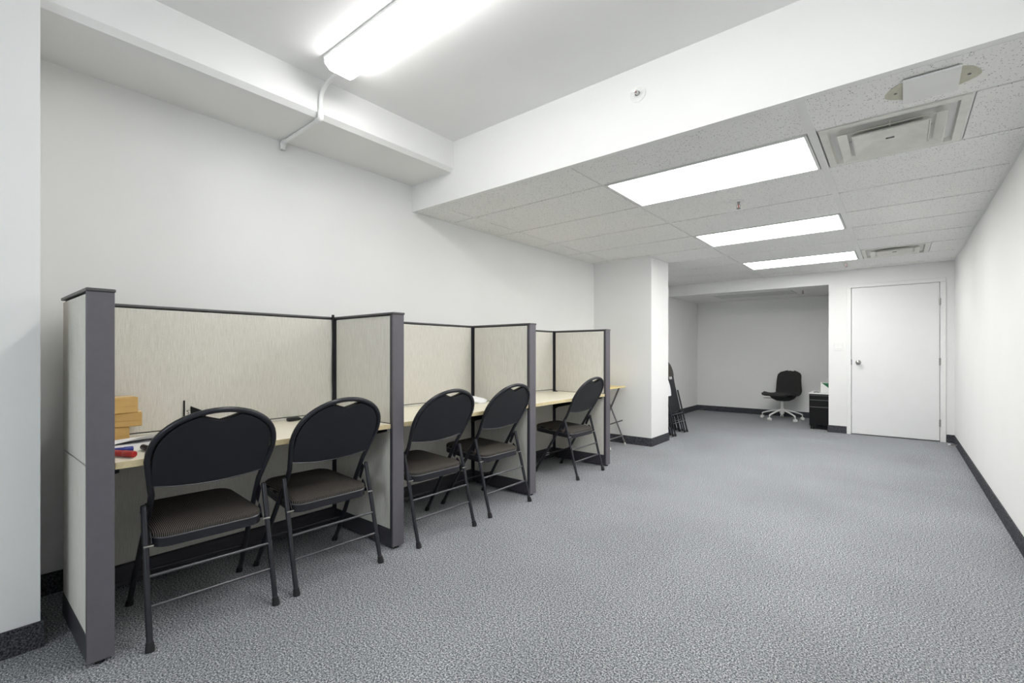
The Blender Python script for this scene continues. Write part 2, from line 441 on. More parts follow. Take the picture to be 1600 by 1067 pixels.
def sprinkler(loc, label, side=False):
    bm_ = M['white'] if side else M['chrome']
    t = thing('fire_sprinkler', label, 'fire sprinkler', loc, 0, 'fire sprinklers')
    if side: t.rotation_euler = (-PI/2, 0, 0)   # local -z points to -y
    b = B(); s = 1.25 if side else 1
    lathe(b, [(.036*s, 0), (.036*s, -.004), (.026*s, -.008), (.014, -.009), (.012, 0)]); obj('escutcheon', b, M['white'], t, True)
    b = B(); tube(b, [(0, 0, -.004), (0, 0, -.028)], .009, 12)
    for q in (-1, 1): tube(b, smoothpath([(q*.008, 0, -.026), (q*.013, 0, -.040), (q*.004, 0, -.056)], 4), .0022, 6)
    obj('body', b, bm_, t, True)
    b = B(); lathe(b, [(.004, -.052), (.016, -.056), (.016, -.058), (.004, -.059)], seg=16); obj('deflector', b, M['white'] if side else M['steel'], t, True)
    b = B(); tube(b, [(0, 0, -.026), (0, 0, -.054)], .003, 8); obj('bulb', b, M['red'], t, True)
    return t
sprinkler((2.129, 3.851, ZL), 'small sprinkler hanging from the tile ceiling between the two nearest light panels')
sprinkler((2.551, 7.342, ZL), 'small sprinkler hanging just in front of the door wall, beyond the farthest light panel')
sprinkler((1.954, YB, 2.554), 'round white sidewall sprinkler on the bright bulkhead face', True)
sprinkler((1.93, 8.45, ZA), 'tiny sprinkler in the alcove ceiling beside its unlit panel')

# surface strip light on the high ceiling, its end towards the beam
def strip_light(x0, x1, yc, label):
    t = thing('strip_light', label, 'ceiling light', ((x0+x1)/2, yc, ZU), 0)
    L = (x1-x0)/2
    b = B(); bx(b, -L, -.097, -.015, L, .097, 0, .001, 1); obj('housing', b, M['white'], t)
    prof = [(-.088, -.012), (-.088, -.038), (-.058, -.062), (.058, -.062), (.088, -.038), (.088, -.012)]
    b = B(); prism(b, prof, 'X', -L+.004, L-.004); obj('diffuser', b, M['strip'], t)
    for s in (-1, 1):
        b = B(); pr = [(y*1.03, z*1.04 if z < -.02 else z) for y, z in prof]
        prism(b, pr, 'X', s*L-.004, s*L+.004); obj('end_cap', b, M['white'], t)
    return t
strip_light(.70, 3.14, 1.40, 'long wraparound strip light glowing on the high white ceiling')

# conduit pipe from the strip light over the beam to the wall
pt = thing('conduit_pipe', 'white conduit pipe bent from the strip light down around the ceiling beam', 'pipe', (0, 0, 0))
b = B()
P = [(.69, 1.402, 2.668), (.64, 1.402, 2.664), (.575, 1.400, 2.650), (.525, 1.398, 2.620), (.504, 1.396, 2.58), (.502, 1.396, 2.53), (.502, 1.396, 2.492)]
tube(b, smoothpath(P, 5), .0115, 12)
tube(b, [(.490, 1.396, 2.468), (.03, 1.405, 2.468)], .0115, 12)
obj('pipe', b, M['trim'], pt, True)
b = B(); tube(b, smoothpath([(.502, 1.396, 2.515), (.502, 1.396, 2.475), (.492, 1.396, 2.466), (.455, 1.397, 2.466)], 4), .0165, 12)
obj('elbow', b, M['trim'], pt, True)
b = B(); tube(b, smoothpath([(.06, 1.404, 2.468), (.022, 1.405, 2.466), (.018, 1.405, 2.455), (.018, 1.405, 2.425)], 4), .0165, 12)
obj('elbow', b, M['trim'], pt, True)

# switches and outlets
s = thing('light_switch', 'white double light switch plate on the wall left of the door', 'light switch', (2.414, YD, 1.216))
obj('plate', bx(B(), -.057, -.006, -.057, .057, 0, .057, .002, 1), M['white'], s)
for x in (-.023, .023): obj('rocker', bx(B(), x-.017, -.011, -.033, x+.017, -.005, .033, .002, 1), M['trim'], s)
s = thing('power_outlet', 'white power outlet low on the left wall inside the alcove', 'power outlet', (0, 8.768, .37))
obj('plate', bx(B(), 0, -.036, -.058, .006, .036, .058, .002, 1), M['white'], s)
for z in (-.02, .02): obj('socket', bx(B(), .005, -.014, z-.013, .009, .014, z+.013, .003, 1), M['trim'], s)
s = thing('door_stop', 'small spring door stop with a white tip on the right wall baseboard', 'door stop', (W-.01, 7.52, .05))
b = B(); hel = [(-.004-.058*i/60, .006*math.cos(i*1.25), .006*math.sin(i*1.25)) for i in range(61)]; tube(b, hel, .0018, 5); obj('spring', b, M['chrome'], s, True)
b = B(); tube(b, [(-.060, 0, 0), (-.082, 0, 0)], .0095, 12); obj('tip', b, M['trim'], s, True)

# ---------------------------------------------------------------- cubicles
HP = 1.359; XE = .8356; D = [(.338, .416), (1.650, 1.728), (2.945, 3.022), (4.192, 4.272)]
def divider(y0, y1, label, xb=.212):
    t = thing('cubicle_divider', label, 'cubicle divider', (xb, y0, 0), 0, 'cubicle dividers')
    w = y1-y0; L = XE-xb
    b = B(); bx(b, .004, .010, .02, L-.02, w-.010, HP-.014); obj('core', b, M['darktrim'], t)
    for ya, yb_ in ((.0015, .0105), (w-.0105, w-.0015)):
        obj('fabric_panel', bx(B(), .020, ya, .72, L-.032, yb_, HP-.020, .003, 2), M['fabric'], t)
        obj('fabric_panel', bx(B(), .020, ya, .112, L-.032, yb_, .714, .003, 2), M['fabric'], t)
    b = B(); bx(b, .006, .001, .012, L-.028, w-.001, .108, .003, 1); obj('raceway', b, M['raceway'], t)
    if xb < .25: obj('corner_strip', bx(B(), -.0075, -.011, .118, -.0045, w+.011, HP-.014), M['darktrim'], t)
    # end post: pale face with dark side strip
    b = B(); bx(b, L-.012, 0, .014, L, w, HP-.012, .002, 2); obj('end_post', b, M['greytrim'], t)
    b = B(); bx(b, L-.028, .001, .012, L-.012, w-.001, HP-.013); obj('post_strip', b, M['darktrim'], t)
    b = B(); bx(b, 0, -.003, HP-.012, L+.004, w+.003, HP, .003, 2); obj('top_cap', b, M['captrim'], t)
    for xx in (L-.02, .03):
        b = B(); lathe(b, [(.014, 0), (.014, .012), (.006, .014)], (xx, w/2, 0)); obj('levelling_foot', b, M['rubber'], t)
    return t
divider(*D[0], 'grey-edged beige cubicle divider at the near left end of the row', .31)
divider(*D[1], 'grey-edged beige cubicle divider between the second and third folding chairs')
divider(*D[2], 'grey-edged beige cubicle divider between the fourth and fifth folding chairs')
divider(*D[3], 'grey-edged beige cubicle divider at the far end of the row')
def backpanel(y0, y1, label):
    x0, x1 = .126, .204
    t = thing('cubicle_back_panel', label, 'cubicle panel', (x0, y0, 0), 0, 'cubicle back panels')
    w = x1-x0; L = y1-y0
    obj('core', bx(B(), .010, .002, .02, w-.010, L-.002, HP-.014), M['darktrim'], t)
    for xa, xb_ in ((.0015, .0105), (w-.0105, w-.0015)):
        obj('fabric_panel', bx(B(), xa, .004, .736, xb_, L-.004, HP-.018, .003, 2), M['fabric'], t)
        obj('fabric_panel', bx(B(), xa, .004, .118, xb_, L-.004, .731, .003, 2), M['fabric'], t)
    b = B(); bx(b, .003, .002, .012, w-.003, L-.002, .113, .002, 1); bx(b, w-.005, .01, .088, w+.002, L-.01, .110, .001, 1); bx(b, w-.005, .01, .022, w+.002, L-.01, .034, .001, 1)
    r = obj('raceway', b, M['raceway'], t)
    obj('top_cap', bx(B(), -.002, 0, HP-.012, w+.002, L, HP, .003, 2), M['captrim'], t)
    for yy in (.05, L-.05):
        b = B(); lathe(b, [(.014, 0), (.014, .012), (.006, .014)], (w/2, yy, 0)); obj('levelling_foot', b, M['rubber'], t)
    return t
backpanel(.42, 1.688, 'beige fabric back panel of the nearest cubicle, behind the first desk')
backpanel(1.690, 2.983, 'beige fabric back panel of the middle cubicle')
q = backpanel(2.985, 4.272, 'beige fabric back panel of the farthest cubicle')
s = thing('power_outlet', 'small white outlet in the base strip of the farthest cubicle back panel', 'power outlet', (.2065, 4.075, .062))
obj('plate', bx(B(), 0, -.033, -.014, .004, .033, .014, .002, 1), M['white'], s)
for y in (-.016, .016): obj('socket', bx(B(), .0035, y-.007, -.006, .005, y+.007, .006), M['steel'], s)

ZT = .718; XF = .820
def desk(y0, y1, label, gromm=None):
    t = thing('cubicle_desk', label, 'desk', (.208, y0, ZT), 0, 'cubicle desk tops')
    L = y1-y0; D_ = XF-.208
    obj('surface', bx(B(), 0, 0, -.026, D_-.003, L, 0, .001, 1), M['lam'], t)
    obj('edge_band', bx(B(), D_-.003, 0, -.026, D_, L, 0, .001, 1), M['edge'], t)
    for y, s in ((.004, 1), (L-.004, -1)):
        b = B(); prism(b, [(.01, -.027), (D_-.03, -.027), (D_-.03, -.045), (D_-.10, -.062), (.06, -.17), (.01, -.20)], 'Y', y, y+s*.014)
        bx(b, .02, min(y, y+s*.05), -.032, D_-.03, max(y, y+s*.05), -.026)
        obj('bracket', b, M['black'], t)
    if gromm:
        b = B(); lathe(b, [(.028, 0), (.030, .004), (.022, .006), (.018, .003)], (gromm[0]-.208, gromm[1]-y0, 0)); obj('grommet', b, M['rubber'], t, True)
    return t
desk(.4195, 1.6465, 'cream laminate desk top with papers and boxes in the nearest cubicle')
desk(1.7315, 2.9415, 'cream laminate desk top in the middle cubicle, crumpled white paper on it')
desk(3.0255, 4.1885, 'bare cream laminate desk top in the farthest cubicle', (.262, 4.14))

# ---------------------------------------------------------------- folding chairs
GC = 'black folding chairs at the cubicle desks'
ET, EF = .872, -.489            # back plane direction (z, forward) going up
def bp(x, t, off=0):            # point of the back plane; off = towards the seat side
    f, z = .045+EF*t, .71+ET*t
    return (x, f-.2375+ET*off, z-EF*off)
def arch(n=26, w=.228, h=.214, t0=0):
    return [bp(w*math.cos(PI*i/n)*(1.0 if True else 1), t0+h*sp(PI*i/n)) for i in range(n+1)]
def ribs_shape(off_f, off_b, puff, w=.212, hh=.200, notch=True):
    b = B(); nu, nv = 48, 26; F, R = [], []
    for j in range(nv+1):
        v = j/nv; fr, rr = [], []
        for i in range(nu+1):
            u = -1+2*i/nu
            u2 = math.sin(u*PI/2)
            ell = hh*math.sqrt(max(0, 1-(u2*.995)**2))**.86
            tb = -.128-.026*(1-u2*u2)
            tt = ell
            if notch and abs(u2*w) < .072:
                q = 1-abs(u2*w)/.072
                tt = min(ell, hh-.008-.031*q**.75)
            t = tb+(tt-tb)*v
            x = u2*(w-.006*max(0, -t/.13))
            ex = max(0, 1-abs(u2)**6)*max(0, 1-abs(2*v-1)**6)
            fr.append(b.verts.new(bp(x, t, off_f+puff*ex**.5))); rr.append(b.verts.new(bp(x, t, off_b)))
        F.append(fr); R.append(rr)
    for j in range(nv):
        for i in range(nu):
            b.faces.new((F[j][i], F[j][i+1], F[j+1][i+1], F[j+1][i])); b.faces.new((R[j][i], R[j+1][i], R[j+1][i+1], R[j][i+1]))
    for i in range(nu):
        b.faces.new((F[0][i], R[0][i], R[0][i+1], F[0][i+1])); b.faces.new((F[nv][i], F[nv][i+1], R[nv][i+1], R[nv][i]))
    for j in range(nv):
        b.faces.new((F[j][0], F[j+1][0], R[j+1][0], R[j][0])); b.faces.new((F[j][nu], R[j][nu], R[j+1][nu], F[j+1][nu]))
    return b
def seat_outline(w0, w1, f0, f1, r, n=7):
    pts = []
    for cx, cy, a0 in ((w0/2-r, f0+r, -PI/2), (w1/2-r, f1-r*1.3, 0), (-w1/2+r, f1-r*1.3, PI/2), (-w0/2+r, f0+r, PI)):
        rr = r
        for k in range(n+1):
            a = a0+PI/2*k/n; ry = r*1.3 if cy > .2 else r
            pts.append((cx+rr*math.cos(a), cy+ry*math.sin(a)))
    return pts
def seat_z(f): return .354+(f-.08)*.062
def seat_pan(z0, z1):
    b = B(); o = seat_outline(.410, .374, .078, .516, .062)
    o = [(x, f) for x, f in o]
    A = [b.verts.new((x, f-.2375, seat_z(f)+z0)) for x, f in o]; Bv = [b.verts.new((x, f-.2375, seat_z(f)+z1)) for x, f in o]
    n = len(o); b.faces.new(A[::-1]); b.faces.new(Bv)
    for i in range(n): b.faces.new((A[i], A[(i+1) % n], Bv[(i+1) % n], Bv[i]))
    return b
def seat_cushion():
    b = B(); o = seat_outline(.406, .370, .080, .514, .060); cx, cf = 0, .304
    rings = []
    for s, h in ((1.0, 0), (1.008, .008), (1.0, .017), (.96, .024), (.88, .029), (.7, .034), (.45, .037), (.2, .038)):
        rings.append([b.verts.new((cx+(x-cx)*s, cf+(f-cf)*s-.2375, seat_z(f)+.036+h)) for x, f in o])
    n = len(o)
    for A, Bv in zip(rings, rings[1:]):
        for i in range(n): b.faces.new((A[i], A[(i+1) % n], Bv[(i+1) % n], Bv[i]))
    b.faces.new(rings[-1]); b.faces.new(rings[0][::-1])
    return b
def folding_chair(label):
    t = thing('folding_chair', label, 'folding chair', (0, 0, 0), 0, GC)
    # main tube: front feet, pivot, arch
    def mp(s): return [(s*.222, .475-.2375, .006), (s*.218, .395-.2375, .13), (s*.209, .29-.2375, .30), (s*.200, .15-.2375, .525), (s*.205, .118-.2375, .578), (s*.219, .075-.2375, .655)]
    a = arch()
    path = smoothpath(mp(1), 3)+[Vector(p) for p in a]+smoothpath(mp(-1), 3)[::-1]
    fr = obj('frame', tube(B(), path, .0115, 12), M['tube'], t, True)
    for s in (1, -1):
        b = B(); tube(b, [(s*.2225, .239, .0), (s*.2215, .232, .012), (s*.221, .222, .03)], [.015, .015, .0125], 12); obj('foot_cap', b, M['rubber'], fr, True)
    b = B(); tube(b, [(-.214, .150, .165), (.214, .150, .165)], .006, 8)
    obj('front_stretcher', b, M['tube'], t, True)
    for s in (1, -1):
        b = B(); tube(b, [(s*.226, -.2370, .006), (s*.2255, -.198, .14), (s*.2245, -.158, .30), (s*.2235, -.098, .515)], .0110, 12)
        lathe(b, [(.011, 0), (.010, .006), (.004, .009)], (s*.2235, -.098, .513), seg=12)
        lg = obj('leg', b, M['tube'], t, True)
        b = B(); tube(b, [(s*.2262, -.2385, .0), (s*.2262, -.2365, .012), (s*.226, -.2305, .032)], [.0155, .0155, .0130], 12); obj('foot_cap', b, M['rubber'], lg, True)
    for z, y in ((.150, -.194), (.258, -.170)):
        b = B(); tube(b, [(-.224, y, z), (.224, y, z)], .0062, 10); obj('stretcher', b, M['bar'], t, True)
    obj('seat_pan', seat_pan(0, .036), M['tube'], t, True)
    obj('seat_cushion', seat_cushion(), M['rib'], t, True)
    b = B(); o = seat_outline(.410, .374, .078, .516, .062); tube(b, [(x, f-.2375, seat_z(f)+.036) for x, f in o], .0032, 6, closed=True); obj('seat_piping', b, M['bar'], t, True)
    obj('back_panel', ribs_shape(.004, -.006, .0, notch=True), M['vinyl'], t, True)
    obj('back_cushion', ribs_shape(.004, .0035, .030, w=.216, hh=.206), M['rib'], t, True)
    b = B(); tube(b, [bp(.204*math.sin(u*PI/2), -.128-.026*(1-math.sin(u*PI/2)**2), -.004) for u in [i/12 for i in range(-12, 13)]], .0036, 6); obj('back_edge_highlight', b, M['bar'], t, True)  # pale tube stands in for the highlight on the pad's lower edge
    for s in (1, -1):
        b = B(); prism(b, [(-.12, .41), (-.095, .43), (-.075, .395), (-.06, .37), (-.115, .365), (-.142, .375)], 'X', s*.2035, s*.2065); obj('hinge_bracket', b, M['tube'], t)
        b = B(); prism(b, [(-.105, .50), (-.085, .515), (-.050, .435), (-.070, .425)], 'X', s*.2085, s*.2105); obj('hinge_bracket', b, M['tube'], t)
        b = B(); tube(b, [(s*.200, -.149, .368), (s*.232, -.149, .368)], .0042, 8); obj('rivet', b, M['chrome'], t, True)
    return t
FEET = [((.89, .514), (.919, .956), (.409, .545), (.433, .988)), ((.90, 1.078), (.918, 1.501), (.446, 1.074), (.437, 1.507)),
        ((.923, 1.767), (.929, 2.207), (.455, 1.777), (.471, 2.217)), ((.911, 2.391), (.896, 2.839), (.447, 2.398), (.432, 2.846)),
        ((.882, 3.584), (.87, 4.032), (.422, 3.599), (.389, 4.049))]
CL = ['black folding chair nearest the camera, at the papers end of the first desk', 'black folding chair at the nearest desk, just before the second divider',
      'black folding chair in the middle cubicle, the left one just past the second divider', 'black folding chair in the middle cubicle, the right one beside the third divider',
      'lone black folding chair at the bare desk in the farthest cubicle']
ch0 = folding_chair(CL[0])
for i, ((a, b_, c_, d_), lab) in enumerate(zip(FEET, CL)):
    cx = (a[0]+b_[0]+c_[0]+d_[0])/4; cy = (a[1]+b_[1]+c_[1]+d_[1])/4
    ra = math.atan2(b_[1]-a[1], b_[0]-a[0]); fa = math.atan2(c_[1]+d_[1]-a[1]-b_[1], c_[0]+d_[0]-a[0]-b_[0])
    fa = fa if fa > 0 else fa+2*PI
    rz = (ra+(fa-PI/2))/2
    if i == 0: ch0.location = (cx, cy, 0); ch0.rotation_euler = (0, 0, rz)
    else: dup(ch0, (cx, cy, 0), rz, lab)

# folded chairs leaning on the left wall beyond the column
# local frame: x right, z up along the folded chair, y away from the wall side (rear-leg side = -y)
def folded_chair(label):
    t = thing('folded_chair', label, 'folding chair', (0, 0, 0), 0, 'folded chairs leaning beyond the column')
    n = 24; A = [(.226*math.cos(PI*i/n), 0, .84+.21*sp(PI*i/n)) for i in range(n+1)]
    P = smoothpath([(.222, 0, .012), (.215, 0, .2), (.200, 0, .60), (.203, 0, .68)], 3)
    Q = smoothpath([(-.222, 0, .012), (-.215, 0, .2), (-.200, 0, .60), (-.203, 0, .68)], 3)[::-1]
    fr = obj('frame', tube(B(), P+[Vector(p) for p in A]+Q, .0115, 10), M['tube'], t, True)
    for s in (1, -1): obj('foot_cap', tube(B(), [(s*.222, 0, 0), (s*.222, 0, .03)], .015, 10), M['rubber'], fr, True)
    for s in (1, -1):
        b = B(); tube(b, [(s*.226, -.035, .030), (s*.222, -.027, .60)], .011, 10); lg = obj('leg', b, M['tube'], t, True)
        b = B(); tube(b, [(s*.226, -.0355, .0), (s*.226, -.035, .032)], .015, 10); obj('foot_cap', b, M['rubber'], lg, True)
    for z in (.165, .28):
        b = B(); tube(b, [(-.224, -.033, z), (.224, -.033, z)], .0062, 8); obj('stretcher', b, M['bar'], t, True)
    b = B(); tube(b, [(-.21, .002, .19), (.21, .002, .19)], .006, 8); obj('front_stretcher', b, M['tube'], t, True)
    def flat(o2, y0, y1, bm):
        Av = [bm.verts.new((x, y0, z)) for x, z in o2]; Bv = [bm.verts.new((x, y1, z)) for x, z in o2]
        k = len(o2); bm.faces.new(Av[::-1]); bm.faces.new(Bv)
        for i in range(k): bm.faces.new((Av[i], Av[(i+1) % k], Bv[(i+1) % k], Bv[i]))
        bmesh.ops.bevel(bm, geom=[e for e in bm.edges if abs(e.verts[0].co.y-e.verts[1].co.y) < 1e-6], offset=.006, segments=2, affect='EDGES')
        return bm
    so = [(x, f+.31-.078) for x, f in seat_outline(.385, .37, .078, .530, .055)]
    obj('seat_pan', flat(so, -.020, .004, B()), M['vinyl'], t, True)
    obj('seat_cushion', flat([(x*.97, .53+(z-.53)*.97) for x, z in so], .004, .030, B()), M['rib'], t, True)
    bo = [(.205, .80)]+[(.212*math.cos(PI*i/n), .835+.195*sp(PI*i/n)) for i in range(n+1)]+[(-.205, .80)]
    obj('back_panel', flat(bo, -.004, .008, B()), M['vinyl'], t, True)
    obj('back_cushion', flat([(x*.98, .9+(z-.9)*.98) for x, z in bo], -.026, -.004, B()), M['rib'], t, True)
    return t
lean = math.atan2(.22, 1.0)
fc = folded_chair('black folded chair leaning outermost in the row by the column, both feet in view')
# local -y must face +x in the room, top tips towards the wall (-x)
def place_folded(o, x, y):
    o.location = (x, y, .004)
    o.rotation_euler = (-lean, 0, PI/2)
place_folded(fc, .735, 6.470)
for i in range(1, 6):
    x = .735-.078*i; y = 6.470+[0, .025, .09, .14, .30, .36][i]
    lab = 'black folded chair in the leaning stack, '+['', 'second from the outside', 'third from the outside', 'fourth from the outside', 'fifth from the outside, mostly hidden', 'innermost against the wall, mostly hidden'][i]
    o = dup(fc, (x, y, 0), 0, lab); place_folded(o, x, y)
# paper hung on the outermost folded chair
b = B(); n = 8; g0 = []
for i in range(n+1):
    z = .62-.0+.28*i/n*0; z = .545+.235*i/n
    g0.append([b.verts.new((.690+.0-.22*(z-.545)+.012*math.sin(i*.4), y, z-.02*(y > 6.3))) for y in (6.14, 6.22, 6.295)])
for i in range(n):
    for j in range(2): b.faces.new((g0[i][j], g0[i][j+1], g0[i+1][j+1], g0[i+1][j]))
r = bmesh.ops.extrude_face_region(b, geom=b.faces[:])
for v in r['geom']:
    if isinstance(v, bmesh.types.BMVert): v.co.x += .0015
tag(obj('paper_sheet', b, M['paper']), 'white paper sheet hung on the outermost folded chair beside the column', 'paper')

# ---------------------------------------------------------------- tray table between the far divider and the column
t = thing('tray_table', 'small folding tray table with pine top and crossed grey metal legs', 'tray table', (.255, 5.14, 0), 0)
b = B(); bx(b, -.225, -.22, .700, .225, .22, .716, .006, 2); obj('table_top', b, M['pine'], t)
for y in (-.195, .195):
    b = B(); tube(b, [(.232, y, .0), (-.075, y, .698)], .0095, 10); lg = obj('leg', b, M['steel'], t, True)
    b = B(); tube(b, [(.2325, y, .0), (.219, y, .028)], .012, 10); obj('foot_cap', b, M['offwhite'], lg, True)
    b = B(); y2 = y*.9; tube(b, [(-.150, y2, .0), (.158, y2, .698)], .0110, 10); obj('leg', b, M['steel'], t, True)
for q, yy in ((.186, .195), (-.105, .176)): obj('stretcher', tube(B(), [(q, -yy, .105), (q, yy, .105)], .008, 8), M['steel'], t, True)
b = B(); prism(b, [(-.10, .176), (.20, .290), (.20, .306), (-.10, .192)], 'Y', .165, .183); obj('brace', b, M['steel'], t)

# ---------------------------------------------------------------- swivel chair in the alcove
t = thing('swivel_chair', 'charcoal swivel chair with white five-star base on casters in the alcove', 'office chair', (1.55, 9.03, 0), math.radians(250-90))
# local: y forward, x right
b = B(); NU, NV = 22, 34; G = []
prof = [(.250, .408), (.238, .424), (.20, .434), (.15, .434), (.10, .425), (.02, .412), (-.06, .405), (-.13, .407), (-.185, .425), (-.218, .462), (-.228, .52), (-.226, .60), (-.232, .68), (-.248, .75), (-.262, .795), (-.268, .812)]
pp = smoothpath([(0, y, z) for y, z in prof], 4); Nn = len(pp)
for j, p in enumerate(pp):
    s = j/(Nn-1)
    hw = .215 if s < .5 else .215-.02*(s-.5)
    if s < .10: hw *= math.sqrt(max(0.02, 1-(1-s/.10)**2))*.28+.72
    if s > .62: hw *= 1-.12*((s-.62)/.38)
    if s > .86: hw *= math.sqrt(max(0.02, 1-((s-.86)/.14)**2))*.42+.58
    if .42 < s < .62: hw *= 1-.07*math.sin((s-.42)/.2*PI)
    row = []
    for i in range(NU+1):
        u = -1+2*i/NU
        bend = .030*abs(u)**2.4
        zz = -.05*abs(u)**3*max(0, (s-.84)/.16)
        if p.z < .45: q = Vector((u*hw, p.y, p.z+bend*.55*(1 if s > .15 else .2)))
        else: q = Vector((u*hw, p.y+bend*1.3, p.z+zz))
        row.append(b.verts.new(q))
    G.append(row)
for j in range(Nn-1):
    for i in range(NU): b.faces.new((G[j][i], G[j][i+1], G[j+1][i+1], G[j+1][i]))
sh = obj('seat_shell', b, M['blackfab'], t, True)
md = sh.modifiers.new('s', 'SOLIDIFY'); md.thickness = .034; md.offset = 0
md = sh.modifiers.new('b', 'BEVEL'); md.width = .008; md.segments = 2
md = sh.modifiers.new('u', 'SUBSURF'); md.levels = 1; md.render_levels = 1
# fabric-covered under-seat bulge
b = B(); lathe(b, [(.05, .312), (.10, .318), (.165, .352), (.200, .396), (.18, .402)], (0, -.02, 0), seg=28); obj('under_seat_cover', b, M['blackfab'], t, True)
b = B(); lathe(b, [(.020, .09), (.026, .10), (.026, .20), (.020, .21), (.020, .325)], seg=18); obj('gas_column', b, M['trim'], t, True)
base = B(); lathe(base, [(.030, .10), (.036, .11), (.034, .175), (.024, .182)], seg=20)
bo = obj('star_base', base, M['trim'], t, True)
for kx in range(5):
    a = math.radians(72*kx+12); ca, sa = math.cos(a), math.sin(a)
    b = B(); pts = [(ca*r_, sa*r_, z) for r_, z in ((.02, .160), (.09, .152), (.18, .132), (.26, .108), (.298, .094), (.312, .080))]
    tube(b, smoothpath(pts, 4), [.021-.008*i/20 for i in range(21)], 10, flat=.75)
    lg = obj('base_arm', b, M['trim'], bo, True)
    b = B()
    for s in (-1, 1):
        ox, oy = -sa*.016*s, ca*.016*s
        m = Matrix.Rotation(a+PI/2, 4, 'Z') @ Matrix.Rotation(PI/2, 4, 'Y')
        lathe(b, [(.012, -.010), (.024, -.009), (.0255, 0), (.024, .009), (.012, .010)], (ca*.312+ox, sa*.312+oy, .0255), seg=18, mat=m)
    tube(b, [(ca*.312, sa*.312, .03), (ca*.312, sa*.312, .088)], .007, 8)
    obj('caster', b, M['white'], bo, True)
b = B(); tube(b, smoothpath([(.03, .02, .345), (.12, .06, .352), (.20, .12, .358)], 4), .005, 8); rbox(b, .215, .132, .351, .05, .022, .008, .5, .003); obj('height_lever', b, M['steel'], t, True)

# ---------------------------------------------------------------- drawer pedestal in the alcove
t = thing('drawer_pedestal', 'black metal drawer pedestal on casters at the right edge of the alcove', 'cabinet', (2.045, 8.165, 0))
obj('body', bx(B(), 0, .016, .055, .395, .50, .520, .004, 2), M['black'], t)
for z0, z1, hn in ((.448, .512, 1), (.345, .443, 1), (.070, .340, 1)):
    dr = obj('drawer', bx(B(), .004, 0, z0, .391, .018, z1, .004, 2), M['black'], t)
    b = B(); bx(b, .010, -.004, z1-.014, .385, .004, z1-.008, .001, 1); obj('handle', b, M['steel'], dr)
b = B(); lathe(b, [(.010, 0), (.010, .006), (.006, .008)], (.345, 0, .497), seg=16, mat=Matrix.Rotation(PI/2, 4, 'X')); obj('lock', b, M['chrome'], t, True)
for x, y in ((.035, .05), (.36, .05), (.035, .46), (.36, .46), (.19, .05)):
    b = B(); bx(b, x-.022, y-.022, .046, x+.022, y+.022, .056)
    for s in (-.012, .012): lathe(b, [(.010, -.008), (.022, -.007), (.023, 0), (.022, .007), (.010, .008)], (x+s, y, .0235), seg=16, axis='X')
    obj('caster', b, M['rubber'], t, True)
b = B(); bx(b, 2.035, 8.155, .5205, 2.44, 8.66, .534, .003, 1); tag(obj('pedestal_cushion', b, M['white']), 'thin white pad lying on top of the black pedestal', 'pad')
t = thing('desk_calendar_box', 'white box with a green corner panel standing on the black pedestal', 'box', (2.225, 8.30, .5345), math.radians(8))
b = B(); bx(b, -.05, 0, 0, .13, .16, .150, .003, 1); obj('body', b, M['white'], t)
b = B(); prism(b, [(-.036, .143), (.126, .143), (.126, .010)], 'Y', -.002, .001); obj('green_panel', b, M['green'], t)
b = B(); tube(b, smoothpath([(2.10, 8.21, .543), (2.13, 8.235, .5475), (2.165, 8.24, .543)], 4), .0075, 8); tag(obj('marker_pen', b, M['steel'], None, True), 'small dark pen lying on the white pad of the pedestal', 'pen')

# ---------------------------------------------------------------- things on the desks
def carton(x, y, z, lx, ly, h, rot, label):
    t = thing('cardboard_box', label, 'cardboard box', (x, y, z), rot, 'small kraft boxes')
    obj('body', bx(B(), -lx/2, -ly/2, 0, lx/2, ly/2, h, .002, 1), M['card'], t)
    obj('lid_flap', bx(B(), lx/2-.0005, -ly/2+.004, h*.42, lx/2+.0015, ly/2-.004, h-.003, .0006, 1), M['card'], t)
    obj('tape', bx(B(), -.02, -ly/2-.0008, h-.001, .02, ly/2+.0008, h+.0008), M['tape'], t)
    return t
carton(.285, .492, ZT, .125, .130, .070, math.radians(3), 'small brown cardboard box on the desk, bottom of the stack')
carton(.290, .530, ZT+.0712, .12, .165, .062, math.radians(-9), 'small brown cardboard box turned askew in the middle of the stack')
carton(.293, .510, ZT+.1344, .135, .150, .070, math.radians(3), 'small brown cardboard box on top of the stack')
def sheet(x, y, z, w_, h_, rot, label, th=.003, mat='paper', curl=.0, group='loose papers on the first desk'):
    b = B(); n = 8; G = []
    for j in range(n+1):
        G.append([b.verts.new((-w_/2+w_*i/n, -h_/2+h_*j/n, curl*((i/n)**2*(j/n)+.3*math.sin(3*i/n+2*j/n)**2))) for i in range(n+1)])
    for j in range(n):
        for i in range(n): b.faces.new((G[j][i], G[j][i+1], G[j+1][i+1], G[j+1][i]))
    r = bmesh.ops.extrude_face_region(b, geom=b.faces[:])
    for v in r['geom']:
        if isinstance(v, bmesh.types.BMVert): v.co.z += th
    o = obj('paper_sheet', b, M[mat], None, True, (x, y, z), (0, 0, rot)); return tag(o, label, 'paper', group)
sheet(.470, .535, ZT+.0006, .170, .205, .06, 'stack of white papers lying flat in front of the cardboard boxes', .020, 'paper')
sheet(.600, .520, ZT+.0006, .100, .170, -.3, 'small cream note sheet under the marker pens at the first desk', .003, 'paper2')
sheet(.480, .775, ZT+.0006, .290, .215, -.12, 'white papers on the desk, partly behind the nearest folding chair', .014)
sheet(.430, .790, ZT+.0150, .17, .20, .5, 'curled white sheet at the back of the nearest desk', .0015, 'paper', .022)
